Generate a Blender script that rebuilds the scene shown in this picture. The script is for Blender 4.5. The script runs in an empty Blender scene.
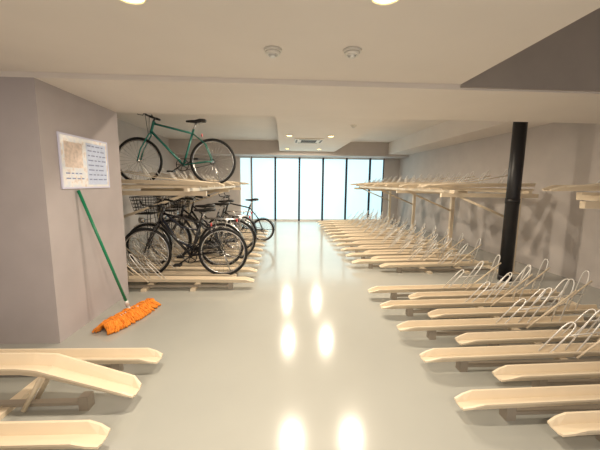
import bpy, bmesh, math, random
from mathutils import Vector, Matrix
random.seed(7)
S=bpy.context.scene
S.view_settings.view_transform='Standard'
S.view_settings.exposure=0.16

# ---------------- materials ----------------
def lin(c):
    return tuple(((x/255)/12.92 if x/255<=0.04045 else (((x/255)+0.055)/1.055)**2.4) for x in c)
MATS={}
def mat(name,rgb,rough=0.5,metal=0.0,noise=0.0,nscale=8,bump=0.0,emit=0,coat=0):
    if name in MATS: return MATS[name]
    m=bpy.data.materials.new(name); m.use_nodes=True
    nt=m.node_tree; b=nt.nodes['Principled BSDF']
    c=lin(rgb); b.inputs['Base Color'].default_value=(*c,1)
    b.inputs['Roughness'].default_value=rough; b.inputs['Metallic'].default_value=metal
    if coat: b.inputs['Coat Weight'].default_value=coat; b.inputs['Coat Roughness'].default_value=0.08
    if noise>0 or bump>0:
        tc=nt.nodes.new('ShaderNodeTexCoord'); n=nt.nodes.new('ShaderNodeTexNoise')
        n.inputs['Scale'].default_value=nscale; n.inputs['Detail'].default_value=6
        nt.links.new(tc.outputs['Object'],n.inputs['Vector'])
        if noise>0:
            r=nt.nodes.new('ShaderNodeValToRGB')
            r.color_ramp.elements[0].position=.3; r.color_ramp.elements[1].position=.7
            r.color_ramp.elements[0].color=(*[x*(1-noise) for x in c],1)
            r.color_ramp.elements[1].color=(*[min(1,x*(1+noise)) for x in c],1)
            nt.links.new(n.outputs['Fac'],r.inputs['Fac']); nt.links.new(r.outputs['Color'],b.inputs['Base Color'])
        if bump>0:
            bp=nt.nodes.new('ShaderNodeBump'); bp.inputs['Strength'].default_value=bump; bp.inputs['Distance'].default_value=.01
            nt.links.new(n.outputs['Fac'],bp.inputs['Height']); nt.links.new(bp.outputs['Normal'],b.inputs['Normal'])
    if emit:
        b.inputs['Emission Color'].default_value=(*c,1); b.inputs['Emission Strength'].default_value=emit
    MATS[name]=m; return m

M_wall=mat('painted_wall',(198,190,186),.7,noise=.04,nscale=3,bump=.05)
M_pillar=mat('pillar_paint',(182,174,176),.7,noise=.04,nscale=4,bump=.08)
M_ceil=mat('ceiling_paint',(230,222,216),.75,noise=.02,nscale=2)
M_recess=mat('recess_shade_paint',(172,162,154),.8,noise=.06,nscale=3)  # darker than the ceiling paint: shade of the recess put into the colour
M_floor=mat('epoxy_floor',(170,171,166),.13,noise=.03,nscale=1.2)
M_floor.node_tree.nodes['Principled BSDF'].inputs['Specular IOR Level'].default_value=.75
M_cream=mat('cream_powdercoat',(224,208,184),.38,noise=.02,nscale=10)
M_galv=mat('galvanised_steel',(215,212,208),.35,.3,noise=.05,nscale=30)
M_dark=mat('slide_base_shaded_metal',(156,146,134),.5,.1)  # base metal, toned darker to paint in the shadow under the trays
M_grille=mat('grille_grey',(90,88,86),.5)
M_black=mat('black_pipe_paint',(20,19,24),.4)
M_rubber=mat('tyre_rubber',(22,22,22),.75)
M_chrome=mat('chrome',(205,205,205),.2,.95)
M_saddle=mat('saddle_vinyl',(20,20,22),.5)
M_bblack=mat('black_bike_paint',(20,20,26),.25,coat=.5)
M_bgrey=mat('graphite_bike_paint',(40,44,58),.25,coat=.5)
M_bteal=mat('teal_bike_paint',(40,120,108),.25,coat=.5)
M_red=mat('red_reflector',(190,30,20),.3)
M_orange=mat('orange_mop_yarn',(246,142,48),.9,noise=.25,nscale=40)
M_green=mat('green_mop_handle',(20,128,88),.35)
M_white=mat('white_plastic',(225,220,212),.45)
M_frame=mat('window_frame_dark',(36,44,58),.4,.2)
M_lamp=mat('lamp_lens',(255,216,140),.4,emit=10)

def glassmat():
    m=bpy.data.materials.new('frosted_daylight_glass'); m.use_nodes=True
    nt=m.node_tree; b=nt.nodes['Principled BSDF']
    b.inputs['Base Color'].default_value=(.35,.5,.55,1); b.inputs['Roughness'].default_value=.35
    tc=nt.nodes.new('ShaderNodeTexCoord'); sp=nt.nodes.new('ShaderNodeSeparateXYZ')
    mr=nt.nodes.new('ShaderNodeMapRange'); mr.inputs[1].default_value=0; mr.inputs[2].default_value=2.2
    r=nt.nodes.new('ShaderNodeValToRGB')
    r.color_ramp.elements[0].color=(.42,.64,.69,1); r.color_ramp.elements[1].color=(.50,.72,.79,1)
    nt.links.new(tc.outputs['Object'],sp.inputs[0]); nt.links.new(sp.outputs['Z'],mr.inputs[0])
    nt.links.new(mr.outputs[0],r.inputs['Fac']); nt.links.new(r.outputs['Color'],b.inputs['Emission Color'])
    b.inputs['Emission Strength'].default_value=1.3
    return m
M_glass=glassmat()

# ---------------- mesh helpers ----------------
def tube(bm,pts,r,seg=8,closed=False,r2=None):
    pts=[Vector(p) for p in pts]; n=len(pts); rings=[]; nrm=None
    for i,p in enumerate(pts):
        if closed: t=(pts[(i+1)%n]-pts[i-1])
        elif i==0: t=pts[1]-pts[0]
        elif i==n-1: t=pts[-1]-pts[-2]
        else: t=(pts[i+1]-p).normalized()+(p-pts[i-1]).normalized()
        t.normalize()
        if nrm is None: nrm=t.orthogonal().normalized()
        else: nrm=(nrm-t*nrm.dot(t)).normalized()
        bi=t.cross(nrm)
        rr=r if r2 is None else r+(r2-r)*i/(n-1)
        rings.append([bm.verts.new(p+nrm*math.cos(a)*rr+bi*math.sin(a)*rr) for a in [2*math.pi*k/seg for k in range(seg)]])
    m=n if closed else n-1
    for i in range(m):
        a=rings[i]; b=rings[(i+1)%n]
        for k in range(seg):
            f=bm.faces.new((a[k],a[(k+1)%seg],b[(k+1)%seg],b[k])); f.smooth=True
    if not closed:
        bm.faces.new(rings[0][::-1]); bm.faces.new(rings[-1])
def box(bm,lo,hi):
    x0,y0,z0=lo; x1,y1,z1=hi
    v=[bm.verts.new(c) for c in [(x0,y0,z0),(x1,y0,z0),(x1,y1,z0),(x0,y1,z0),(x0,y0,z1),(x1,y0,z1),(x1,y1,z1),(x0,y1,z1)]]
    for f in [(3,2,1,0),(4,5,6,7),(0,1,5,4),(1,2,6,5),(2,3,7,6),(3,0,4,7)]: bm.faces.new([v[i] for i in f])
def circ(c,r,axis='y',n=40,a0=0,a1=2*math.pi,full=True):
    out=[]
    for k in range(n if full else n+1):
        a=a0+(a1-a0)*k/n
        if axis=='y': out.append((c[0]+r*math.cos(a),c[1],c[2]+r*math.sin(a)))
        elif axis=='z': out.append((c[0]+r*math.cos(a),c[1]+r*math.sin(a),c[2]))
    return out
def cyl(bm,p0,p1,r,seg=20,r2=None): tube(bm,[p0,p1],r,seg,r2=r2)
def obj(name,bm,m,parent=None,loc=None,bevel=0):
    bmesh.ops.recalc_face_normals(bm,faces=bm.faces)
    me=bpy.data.meshes.new(name); bm.to_mesh(me); bm.free()
    me.materials.append(m)
    o=bpy.data.objects.new(name,me); S.collection.objects.link(o)
    if parent: o.parent=parent
    if loc: o.location=loc
    if bevel:
        b=o.modifiers.new('bev','BEVEL'); b.width=bevel; b.segments=2; b.limit_method='ANGLE'
    return o
def empty(name,loc=(0,0,0),rz=0):
    e=bpy.data.objects.new(name,None); e.empty_display_size=.1; S.collection.objects.link(e)
    e.location=loc; e.rotation_euler=(0,0,rz); return e
def slab(name,lo,hi,m,parent=None,bevel=0):
    bm=bmesh.new(); box(bm,lo,hi); return obj(name,bm,m,parent,bevel=bevel)

# ---------------- room ----------------
XL,XR,YB,YF=-3.6,4.2,11.1,-2.2
ZB=2.11; ZN=2.15; ZC=2.7; XE=1.43
slab('floor',(XL-.15,YF,-.12),(XR+.15,YB+.15,0),M_floor)
slab('wall_left',(XL-.15,YF,0),(XL,YB+.15,2.95),M_wall)
slab('wall_right',(XR,YF,0),(XR+.15,YB+.15,2.95),M_wall)
bm=bmesh.new()
box(bm,(XL,YB,0),(-1.5,YB+.15,2.95)); box(bm,(3.64,YB,0),(XR,YB+.15,2.95)); box(bm,(-1.5,YB,2.25),(3.64,YB+.15,2.95))
obj('wall_back',bm,M_wall)
PX=-1.855
slab('pillar',(XL,2.55,0),(PX,3.72,ZB),M_pillar)
bm=bmesh.new()
box(bm,(XL,YF,ZN),(XE,2.55,2.95))
obj('ceiling_front',bm,M_ceil)
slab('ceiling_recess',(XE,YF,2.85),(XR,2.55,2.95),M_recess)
bm=bmesh.new(); box(bm,(XL,2.55,ZB),(XR,3.72,2.95)); obj('ceiling_beam',bm,M_ceil)
slab('beam_face_shade',(XE,2.53,ZB+.015),(XR,2.55,2.85),M_recess)  # thin darker skin painting the shade on the beam's front face
slab('ceiling',(XL,3.72,ZC),(XR,YB+.15,2.95),M_ceil)
slab('ceiling_soffit',(-.1,3.72,2.37),(1.68,10.3,ZC),M_ceil)
slab('ceiling_side_beam',(3.5,3.72,2.32),(XR,10.3,ZC),M_ceil)
slab('ceiling_header_beam',(XL,10.3,2.25),(XR,YB,ZC),M_wall)

# windows
xs=[-1.5,-1.09,-.25,.6,1.44,2.28,3.13,3.64]
for i in range(len(xs)-1):
    w=empty('window_%d'%(i+1))
    slab('glass',(xs[i]+.02,YB+.05,.06),(xs[i+1]-.02,YB+.07,2.23),M_glass,w)
    bm=bmesh.new()
    t=.034
    box(bm,(xs[i],YB+.0,.0),(xs[i]+t,YB+.1,2.25)); box(bm,(xs[i+1]-t,YB+.0,.0),(xs[i+1],YB+.1,2.25))
    obj('mullions',bm,M_frame if i>0 else M_white,w)
    bm=bmesh.new()
    box(bm,(xs[i]+t,YB,0),(xs[i+1]-t,YB+.1,.06)); box(bm,(xs[i]+t,YB,2.2),(xs[i+1]-t,YB+.1,2.25))
    obj('rails',bm,M_galv,w)

# downlights
def downlight(x,y,z,power):
    e=empty('downlight',(x,y,z))
    bm=bmesh.new(); tube(bm,circ((0,0,-.006),.068,'z',32),.008,8,True); obj('trim_ring',bm,M_white,e)
    bm=bmesh.new(); cyl(bm,(0,0,-.001),(0,0,-.005),.063,28); obj('lens',bm,M_lamp,e)
    l=bpy.data.lights.new('downlight_lamp','AREA'); l.shape='DISK'; l.size=.11; l.energy=power; l.color=(1,.86,.67)
    o=bpy.data.objects.new('lamp',l); S.collection.objects.link(o); o.parent=e; o.location=(0,0,-.02)
for x,y in [(.15,4.05),(1.02,4.05),(.15,6.9),(1.05,6.9),(.15,9.5),(1.1,9.5)]: downlight(x,y,2.37,36)
for x,y in [(-.66,1.49),(.44,1.41),(-.66,-.6),(.53,-.6)]: downlight(x,y,ZN,24)

def detector(x,y,z,r=.055):
    e=empty('smoke_detector',(x,y,z))
    bm=bmesh.new(); cyl(bm,(0,0,0),(0,0,-.014),r,28); cyl(bm,(0,0,-.014),(0,0,-.03),r*.85,28,r*.75); obj('base',bm,M_white,e)
    bm=bmesh.new(); tube(bm,circ((0,0,-.032),r*.5,'z',24),.004,6,True); cyl(bm,(0,0,-.03),(0,0,-.045),r*.42,20,r*.3); obj('sensor',bm,M_galv,e)
detector(-.06,2.01,ZN); detector(.42,1.98,ZN); detector(1.25,5.6,2.37)
# ceiling AC
e=empty('ceiling_air_conditioner',(.62,7.6,2.37))
bm=bmesh.new(); box(bm,(-.34,-.34,-.03),(.34,.34,0)); obj('panel',bm,M_white,e,bevel=.01)
bm=bmesh.new()
for s in (-1,1):
    box(bm,(-.24,s*.29-.02,-.035),(.24,s*.29+.02,-.03)); box(bm,(s*.29-.02,-.24,-.035),(s*.29+.02,.24,-.03))
for k in range(9): box(bm,(-.18,-.18+k*.045-.008,-.035),(.18,-.18+k*.045+.008,-.03))
obj('grille',bm,M_grille,e)

# black drain pipe
e=empty('drain_pipe',(3.2,4.15,0))
bm=bmesh.new(); cyl(bm,(0,0,0),(0,0,2.695),.085,28); obj('pipe',bm,M_black,e)
bm=bmesh.new()
for z in (.0,1.1): cyl(bm,(0,0,z),(0,0,z+.07),.091,28)
obj('couplings',bm,M_black,e)

# ---------------- racks ----------------
def tray_into(bm,x0,y,z,d,L,raised=False,sc=1.0):
    hw=.062*sc; H=.055*(.5+.5*sc)*(.9 if sc<1 else 1)
    if raised: st=[(0,0,.045,.015),(.05,.01,.07,.045),(.5,.15,.075,.06),(.62,.165,.07,.055),(L,.19,.07,.055)]
    else: st=[(0,0,.045*sc,.012),(.05,0,hw,H*.64),(.11,.002,hw+.004,H),(L,.03,hw,H)]
    th=.006; prev=None
    lip=.016*(sc if sc<1 else 1)
    for x,zz,w,h in st:
        X=x0+d*x; Z=z+zz
        prof=[(-w-lip,h),(-w,h),(-w*.6,0),(w*.6,0),(w,h),(w+lip,h),
              (w+lip,h-th-.006),(w+.003,h-th-.006),(w*.6+.006,-th),(-w*.6-.006,-th),(-w-.003,h-th-.006),(-w-lip,h-th-.006)]
        ring=[bm.verts.new((X,y+a,Z+b)) for a,b in prof]
        if prev:
            n=len(ring)
            for k in range(n): bm.faces.new((prev[k],prev[(k+1)%n],ring[(k+1)%n],ring[k]))
        else: first=ring
        prev=ring
    for R in (first,prev):
        for k in range(5): bm.faces.new((R[k],R[k+1],R[10-k],R[11-k]))
def hoop_into(bm,x,y,z,d,h,lean,w=.05,r=.006):
    pts=[(x,y-w,z),(x+d*lean*.8,y-w,z+h*.8),(x+d*lean*.93,y-w*.8,z+h*.93),(x+d*lean*.98,y-w*.45,z+h*.985),(x+d*lean,y,z+h),(x+d*lean*.98,y+w*.45,z+h*.985),(x+d*lean*.93,y+w*.8,z+h*.93),(x+d*lean*.8,y+w,z+h*.8),(x,y+w,z)]
    tube(bm,pts,r,6)

def rack(x_a,x_b,ys,d,L=1.75,z=.09,first_long=True,raised_idx=(),upper=None,posts=(),post_x=3.5,upx=2.1,uplen=1.75,sc=1.0,h0=.52):
    e=empty('bicycle_rack')
    tb=bmesh.new(); hb=bmesh.new(); sb=bmesh.new(); kb=bmesh.new()
    hw=.048*(sc if sc<1 else 1)
    for i,y in enumerate(ys):
        x0=x_a if (i%2==0)==first_long else x_b
        rz=i in raised_idx
        tray_into(tb,x0,y,z,d,L,rz,sc)
        top=z+(.17 if rz else .02)
        h1=h0+(1-h0)*.25; h2=h0+(1-h0)*.62
        hoop_into(hb,x0+d*(L*h0),y,top,d,.24,.22,hw)
        hoop_into(hb,x0+d*(L*h1),y,top,d,.34,.24,hw)
        hoop_into(hb,x0+d*(L*h2),y,top,d,.42,.12,hw)
        tube(tb,[(x0+d*L*h1,y-.065,top),(x0+d*L*(h2+.06),y-.065,top+.34)],.008,6)
        tube(hb,[(x0+d*(L*h0+.15),y-hw,top+.16),(x0+d*(L*h2+.05),y-hw,top+.20)],.005,6)
        xa,xb=sorted((x0+d*.30,x0+d*L))
        box(kb,(xa,y-.02,.03),(xb,y+.02,.05))  # base bar, also stands in for the dark shadow below the tray
        xx=x0+d*.30
        box(kb,(xx-.028,y-.03,.0),(xx+.028,y+.03,z-.006))
        if rz:
            tube(sb,[(x0+d*.62,y-.05,.03),(x0+d*.5,y-.05,z+.15)],.014,8)
            tube(sb,[(x0+d*.62,y+.05,.03),(x0+d*.5,y+.05,z+.15)],.014,8)
            box(sb,(min(x0+d*1.1,x0+d*1.14),y-.03,.03),(max(x0+d*1.1,x0+d*1.14),y+.03,z+.17))
    y0,y1=min(ys)-.1,max(ys)+.1
    for xr in (x_a+d*.75,x_a+d*1.35,x_a+d*1.9):
        box(sb,(xr-.03,y0,0),(xr+.03,y1,.03))
    if upper:
        for i,y in enumerate(upper):
            off=.0 if i%2==0 else .14
            tray_into(tb,upx+d*off,y,1.31,d,uplen-off,sc=sc)
            for a_,h_ in ((.30,.14),(.48,.20),(.68,.26)): hoop_into(hb,upx+d*(uplen*a_),y,1.33,d,h_,.12,hw)
            tube(tb,[(upx+d*.12,y-.06,1.34),(upx+d*uplen*.45,y-.06,1.40),(upx+d*uplen*.75,y-.06,1.50)],.006,6)
            a,b=sorted((upx+d*.3,upx+d*uplen)); box(sb,(a,y-.025,1.272),(b,y+.025,1.296))
        u0,u1=min(upper)-.15,max(upper)+.15
        for xr in (upx+d*.45,upx+d*(uplen-.15)):
            box(tb,(xr-.025,u0,1.225),(xr+.025,u1,1.272))
    for y in posts:
        box(tb,(post_x-.035,y-.035,0),(post_x+.035,y+.035,1.225))
        a,b=sorted((upx+d*.25,upx+d*uplen)); box(tb,(a,y-.025,1.165),(b,y+.025,1.225))
        tube(tb,[(post_x,y,.80),(upx+d*.55,y,1.17)],.018,8)
        box(sb,(post_x-.09,y-.09,0),(post_x+.09,y+.09,.012))
    obj('trays',tb,M_cream,e); obj('wheel_hoops',hb,M_galv,e); obj('frame_rails',sb,M_cream,e); obj('slide_bases',kb,M_dark,e)
    return e

# right near
ysr=[1.38,1.58,1.82,2.05,2.28,2.52,2.77,3.0,3.24,3.46]
rack(1.42,1.02,ysr,1,upper=[1.7,2.12,2.54],posts=[1.4,2.45],post_x=3.6,upx=2.25,uplen=1.5,sc=.78)
# right far
ysf=[4.55+.235*i for i in range(25)]
rack(1.5,1.12,ysf,1,upper=[4.6+.42*i for i in range(14)],posts=[4.5,6.3,8.2,10.1],post_x=3.55,upx=2.1,uplen=1.75,sc=.76)
# left near
rack(-.87,-.87,[1.08,1.42,1.77,2.12],-1,L=2.1,raised_idx=(0,2),sc=.92,h0=.74)
# left far
ysl=[3.88+.23*i for i in range(20)]
rack(-.36,-.62,ysl,-1,L=1.85,upper=[4.2,4.62,5.04,5.46,5.88,6.3,6.72,7.14,7.56,7.98],posts=[4.3,6.1,7.9],post_x=-2.35,upx=-.78,uplen=1.9,sc=.76,h0=.6)

# ---------------- bicycles ----------------
def bicycle(loc,paint,R=.33,wb=1.04,style='city',basket=False,lean=0.0,fender=True):
    e=empty('bicycle',loc,math.pi); e.rotation_euler=(lean,0,math.pi)
    bb=Vector((.42,0,.28)); ra=Vector((0,0,R)); fa=Vector((wb,0,R))
    st=Vector((.26,0,.78)); ht=Vector((wb-.235,0,.88)); hb_=Vector((wb-.185,0,.72))
    if R<.3: hb_=Vector((wb-.16,0,.60))
    def wheel(c,name):
        bm=bmesh.new(); tube(bm,circ(c,R-.018,'y',48),.018,8,True); obj(name+'_tyre',bm,M_rubber,e)
        bm=bmesh.new(); tube(bm,circ(c,R-.042,'y',48),.010,6,True)
        cyl(bm,(c[0],-.045,c[2]),(c[0],.045,c[2]),.018,12)
        for s in range(28):
            a=2*math.pi*s/28; sy=.03*(1 if s%2 else -1); a2=a+.35*(1 if s%4<2 else -1)
            tube(bm,[(c[0]+.016*math.cos(a2),sy,c[2]+.016*math.sin(a2)),(c[0]+(R-.045)*math.cos(a),0,c[2]+(R-.045)*math.sin(a))],.0018,4)
        obj(name+'_rim_spokes',bm,M_chrome,e)
    wheel(ra,'rear_wheel'); wheel(fa,'front_wheel')
    bm=bmesh.new()
    tt=st+Vector((.01,0,-.06))
    tube(bm,[bb,st],.016,10)
    if style=='city':
        tube(bm,[bb+(st-bb)*.55,Vector((wb*.55,0,.60)),ht+(hb_-ht)*.35],.015,10)
        tube(bm,[bb,Vector((wb*.62,0,.42)),hb_+Vector((-.005,0,.02))],.019,10)
    else:
        tube(bm,[tt,ht+(hb_-ht)*.2],.015,10); tube(bm,[bb,hb_+Vector((-.008,0,.02))],.018,10)
    tube(bm,[ht,hb_],.02,10)
    for s in (-1,1):
        tube(bm,[bb+Vector((0,.025*s,0)),ra+Vector((.1,.05*s,0)),ra+Vector((0,.055*s,0))],.009,8)
        tube(bm,[tt+Vector((0,.015*s,0)),ra+Vector((.10,.045*s,.25)),ra+Vector((0,.055*s,0))],.008,8)
    cyl(bm,bb+Vector((0,-.035,0)),bb+Vector((0,.035,0)),.024,14)
    obj('frame',bm,paint,e)
    bm=bmesh.new()
    for s in (-1,1):
        tube(bm,[hb_,hb_+Vector((.015,.045*s,-.03)),fa+Vector((-.05,.05*s,.16)),fa+Vector((0,.05*s,0))],.010,8)
    obj('fork',bm,paint,e)
    bm=bmesh.new()
    dirh=(ht-hb_).normalized(); top=ht+dirh*.10
    if style=='city':
        tube(bm,[ht,top],.012,8)
        pts=[(top.x-.20,-.28,top.z+.02),(top.x-.08,-.27,top.z+.04),(top.x+.04,-.16,top.z+.05),(top.x,0,top.z),(top.x+.04,.16,top.z+.05),(top.x-.08,.27,top.z+.04),(top.x-.20,.28,top.z+.02)]
        tube(bm,pts,.011,8)
        gr=[[pts[0],pts[1]],[pts[-1],pts[-2]]]
    else:
        tube(bm,[ht,ht+dirh*.05,ht+dirh*.06+Vector((.08,0,.01))],.013,8)
        c=ht+dirh*.06+Vector((.08,0,.01))
        pts=[(c.x-.03,-.29,c.z+.01),(c.x,-.1,c.z),(c.x,.1,c.z),(c.x-.03,.29,c.z+.01)]
        tube(bm,pts,.012,8)
        gr=[[(c.x-.03,-.30,c.z+.01),(c.x-.015,-.19,c.z+.006)],[(c.x-.03,.30,c.z+.01),(c.x-.015,.19,c.z+.006)]]
        for s in (-1,1): tube(bm,[(c.x-.03,.29*s,c.z+.01),(c.x+.06,.30*s,c.z+.03),(c.x+.08,.29*s,c.z+.08)],.010,8)
    obj('handlebar',bm,M_chrome if style=='city' else M_saddle,e)
    bm=bmesh.new()
    for g in gr: tube(bm,g,.017,10)
    for g in gr:
        p=Vector(g[1]); s=1 if p.y>0 else -1
        tube(bm,[p,p+Vector((.03,-.02*s,-.03)),Vector(g[0])+Vector((.06,0,-.045))],.005,6)
    tube(bm,[Vector(gr[0][1]),Vector((top.x+.12,-.08,top.z+.0)),hb_+Vector((.03,-.01,.0))],.0035,5)
    tube(bm,[Vector(gr[1][1]),Vector((top.x+.12,.06,top.z-.02)),hb_+Vector((.03,.01,-.05))],.0035,5)
    obj('grips_levers',bm,M_rubber,e)
    bm=bmesh.new(); sx,sz=st.x-.045,.92 if style=='city' else .90
    rings=[]
    for x,w,h in [(-.13,.04,.03),(-.12,.075,.045),(-.05,.085,.05),(.02,.05,.04),(.09,.024,.035),(.14,.018,.025),(.15,.008,.012)]:
        ww=w*(1.1 if style=='city' else .8)
        rings.append([bm.verts.new((sx+x,ww*math.cos(a),sz+h*.55*math.sin(a)-(.012 if x>0 else 0))) for a in [2*math.pi*q/12 for q in range(12)]])
    for a,b in zip(rings,rings[1:]):
        for q in range(12):
            f=bm.faces.new((a[q],a[(q+1)%12],b[(q+1)%12],b[q])); f.smooth=True
    bm.faces.new(rings[0]); bm.faces.new(rings[-1][::-1])
    obj('saddle',bm,M_saddle,e)
    bm=bmesh.new(); tube(bm,[st-(st-bb).normalized()*.03,Vector((sx,0,sz-.02))],.012,10)
    for s in (-1,1): tube(bm,[(sx-.09,.03*s,sz-.02),(sx-.03,.02*s,sz-.045),(sx+.1,.01*s,sz-.025)],.004,6)
    obj('seatpost',bm,M_chrome,e)
    bm=bmesh.new(); yy=.05
    tube(bm,circ((bb.x,yy,bb.z),.085,'y',32),.006,6,True)
    for s in range(5):
        a=2*math.pi*s/5; tube(bm,[(bb.x,yy,bb.z),(bb.x+.085*math.cos(a),yy,bb.z+.085*math.sin(a))],.006,6)
    tube(bm,circ((0,yy,R),.035,'y',20),.006,6,True)
    for s,an in ((1,-.6),(-1,math.pi-.6)):
        p=Vector((bb.x+.17*math.cos(an),yy*s+.02*s,bb.z+.17*math.sin(an)))
        tube(bm,[(bb.x,yy*s+.02*s,bb.z),p],.010,8); box(bm,(p.x-.045,min(p.y,p.y+.09*s),p.z-.012),(p.x+.045,max(p.y,p.y+.09*s),p.z+.012))
    tube(bm,[(0,yy,R+.035),(bb.x,yy,bb.z+.085)],.005,6); tube(bm,[(0,yy,R-.035),(bb.x,yy,bb.z-.085)],.005,6)
    if style=='city':
        pts=[(0,yy+.012,R),(.2,yy+.012,R-.02),(bb.x,yy+.012,bb.z)]
        tube(bm,pts,.03,8)
    obj('drivetrain',bm,M_saddle,e)
    if fender:
        bm=bmesh.new()
        def arc(c,a0,a1):
            prev=None
            for q in range(25):
                a=a0+(a1-a0)*q/24; rr=R+.016
                row=[bm.verts.new((c[0]+(rr-abs(w)*.35)*math.cos(a),w,c[2]+(rr-abs(w)*.35)*math.sin(a))) for w in (-.026,-.012,0,.012,.026)]
                if prev:
                    for w in range(4):
                        f=bm.faces.new((prev[w],prev[w+1],row[w+1],row[w])); f.smooth=True
                prev=row
        arc(ra,.35,3.25); arc(fa,.9,3.45)
        for s in (-1,1):
            tube(bm,[(0,.04*s,R),((R+.012)*math.cos(3.1),.024*s,R+(R+.012)*math.sin(3.1))],.003,5)
            tube(bm,[(wb,.04*s,R),(wb+(R+.012)*math.cos(3.3),.024*s,R+(R+.012)*math.sin(3.3))],.003,5)
        obj('mudguards',bm,M_chrome if style=='city' and paint is M_bgrey else paint,e)
    bm=bmesh.new()
    tube(bm,[(0.02,-.06,R),(-.08,-.12,.02)],.009,8)
    if style=='city':
        z=R+.40
        for s in (-1,0,1): tube(bm,[(-.22,.055*s,z-.01),(.22,.05*s,z)],.006,6)
        tube(bm,[(-.22,-.055,z-.01),(-.22,.055,z-.01)],.006,6); tube(bm,[(.0,-.055,z),(.0,.055,z)],.006,6)
        for s in (-1,1):
            tube(bm,[(0,.06*s,R),(-.1,.055*s,z)],.005,6); tube(bm,[(0,.06*s,R),(.08,.055*s,z)],.005,6)
        tube(bm,circ((.19,0,R+.28),.05,'y',16),.008,6,True)
    obj('kickstand_carrier',bm,M_chrome,e)
    bm=bmesh.new(); cyl(bm,(-.245 if style=='city' else .14,0,R+.37),(-.225 if style=='city' else .15,0,R+.37),.024,14); obj('rear_reflector',bm,M_red,e)
    if basket:
        bm=bmesh.new(); cx=wb-.02; z0=.80; z1=1.04
        def rect(f,z): 
            a=.11+.04*f; b=.14+.05*f
            return [(cx-a+.02,-b,z),(cx+a+.02,-b,z),(cx+a+.02,b,z),(cx-a+.02,b,z)]
        for q in range(6):
            f=q/5; tube(bm,rect(f,z0+(z1-z0)*f),.004 if q not in (0,5) else .006,6,True)
        lo,hi=rect(0,z0),rect(1,z1)
        for q in range(4):
            for t in range(7):
                a=Vector(lo[q]).lerp(Vector(lo[(q+1)%4]),t/7); b=Vector(hi[q]).lerp(Vector(hi[(q+1)%4]),t/7)
                tube(bm,[a,b],.003,5)
        for t in range(1,7):
            tube(bm,[Vector(lo[0]).lerp(Vector(lo[3]),t/7),Vector(lo[1]).lerp(Vector(lo[2]),t/7)],.003,5)
        tube(bm,[(cx,-.05,z0),(wb,-.06,R)],.005,6); tube(bm,[(cx,.05,z0),(wb,.06,R)],.005,6)
        obj('basket',bm,M_saddle,e)
        bm=bmesh.new(); cyl(bm,(wb+.05,0,.70),(wb+.12,0,.70),.03,16,.04); tube(bm,[(wb-.12,0,.74),(wb+.05,0,.70)],.006,6); obj('headlight',bm,M_chrome,e)
    return e

bicycle((-1.0,4.62,1.31),M_bteal,style='sport',fender=False,wb=1.04)
bicycle((-.79,4.11,.096),M_bblack,style='sport',fender=False,wb=1.0)
bicycle((-.90,4.57,.096),M_bgrey,style='city',basket=True)
bicycle((-.76,5.03,.096),M_bblack,style='city',basket=True)
bicycle((-.80,5.72,.096),M_bblack,style='city',basket=True)
bicycle((-.42,6.64,.096),M_bblack,style='sport',R=.25,wb=.95)

# ---------------- sign ----------------
e=empty('notice_board',(PX+.003,3.09,1.515))
bm=bmesh.new(); box(bm,(0,-.345,-.22),(.008,.345,.22)); 
ms=bpy.data.materials.new('printed_notice'); ms.use_nodes=True; nt=ms.node_tree; b=nt.nodes['Principled BSDF']; b.inputs['Roughness'].default_value=.2
tc=nt.nodes.new('ShaderNodeTexCoord'); n=nt.nodes.new('ShaderNodeTexNoise'); n.inputs['Scale'].default_value=16; n.inputs['Detail'].default_value=5
r=nt.nodes.new('ShaderNodeValToRGB'); cr=r.color_ramp
cr.elements[0].position=.36; cr.elements[0].color=(*lin((236,224,220)),1); cr.elements[1].position=.66; cr.elements[1].color=(*lin((232,238,250)),1)
x=cr.elements.new(.45); x.color=(*lin((250,248,250)),1)
nt.links.new(tc.outputs['Object'],n.inputs['Vector']); nt.links.new(n.outputs['Fac'],r.inputs['Fac']); nt.links.new(r.outputs['Color'],b.inputs['Base Color'])
obj('printed_sheet',bm,ms,e)
bm=bmesh.new()
for a,c in [((0,-.36,-.235),(.012,.36,-.22)),((0,-.36,.22),(.012,.36,.235)),((0,-.36,-.22),(.012,-.345,.22)),((0,.345,-.22),(.012,.36,.22))]: box(bm,a,c)
obj('frame',bm,mat('sign_edge',(214,214,238),.4),e)
bm=bmesh.new(); box(bm,(.008,-.30,-.05),(.0093,-.06,.17)); obj('picture_panel',bm,mat('tan_print',(234,216,206),.5,noise=.18,nscale=30),e)
bm=bmesh.new(); box(bm,(.008,.0,-.20),(.0093,.32,.19)); obj('blue_panel',bm,mat('pale_blue_print',(208,220,248),.5,noise=.06,nscale=30),e)
bm=bmesh.new()
for row in range(8):
    yy=.02
    while yy<.28:
        w=random.uniform(.03,.09); box(bm,(.0094,yy,.165-row*.045-.006),(.0105,min(yy+w,.31),.165-row*.045+.005)); yy+=w+.02
for row in range(2):
    yy=-.30
    while yy<-.08:
        w=random.uniform(.03,.07); box(bm,(.008,yy,-.1-row*.045-.006),(.0095,min(yy+w,-.06),-.1-row*.045+.005)); yy+=w+.02
obj('text_lines',bm,mat('text_print',(140,150,192),.5),e)

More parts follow.
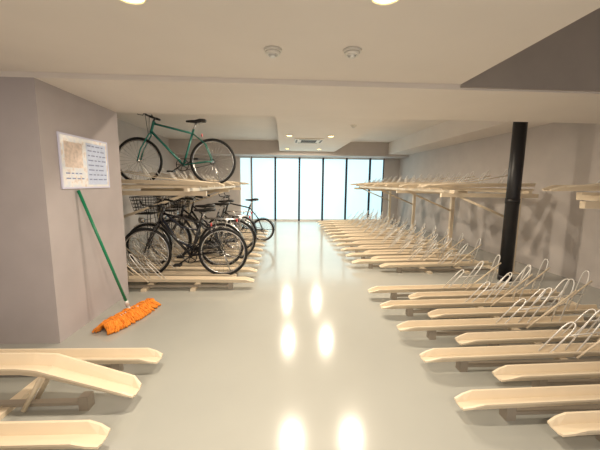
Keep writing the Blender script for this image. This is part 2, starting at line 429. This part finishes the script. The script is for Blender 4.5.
# ---------------- mop ----------------
e=empty('mop')
A=Vector((-1.60,2.71,.0)); B=Vector((-1.43,3.36,.0)); ax=(B-A).normalized(); px=Vector((-ax.y,ax.x,0))
mid=(A+B)/2
bm=bmesh.new(); foot=Vector((-1.57,3.12,.09)); tip=Vector((PX+.017,2.92,1.265))
tube(bm,[foot,tip],.0135,12); obj('handle',bm,M_green,e)
bm=bmesh.new(); tube(bm,[A+ax*.1+Vector((0,0,.065)),B-ax*.1+Vector((0,0,.065))],.02,10); tube(bm,[foot,foot+(tip-foot)*.05],.02,10)
tube(bm,[foot,Vector((mid.x,mid.y,.07))],.014,8)
obj('clamp',bm,M_galv,e)
bm=bmesh.new(); Lm=(B-A).length
for q in range(420):
    t=random.uniform(0.03,.97); c=A+ax*(Lm*t); s=random.choice((-1,1))
    env=.075+.055*math.sin(math.pi*t); ln=env*random.uniform(.6,1.15); dr=random.uniform(-.45,.45)+(t-.5)*1.0
    z0=random.uniform(.055,.085)
    pts=[c+Vector((0,0,z0)), c+(px*s+ax*dr*.4)*ln*.35+Vector((0,0,z0*.95)), c+(px*s+ax*dr*.7)*ln*.7+Vector((0,0,z0*.55)), c+(px*s+ax*dr)*ln+Vector((0,0,.012))]
    pts=[pts[0]]+[p+Vector((random.uniform(-.01,.01),random.uniform(-.01,.01),0)) for p in pts[1:]]
    tube(bm,pts,.009,6)
obj('yarn_head',bm,M_orange,e)

# ---------------- world / camera ----------------
w=bpy.data.worlds.new('World'); S.world=w; w.use_nodes=True
bg=w.node_tree.nodes['Background']; bg.inputs[0].default_value=(1,.95,.92,1); bg.inputs[1].default_value=.62
cam=bpy.data.cameras.new('Camera'); cam.lens=18.6; cam.sensor_width=36; cam.clip_start=.05
co=bpy.data.objects.new('Camera',cam); S.collection.objects.link(co)
R=Matrix.Rotation(math.radians(-3.3),4,'Z')@Matrix.Rotation(math.radians(90-7.7),4,'X')@Matrix.Rotation(math.radians(.6),4,'Z')
co.matrix_world=Matrix.Translation((0,0,1.35))@R
S.camera=co
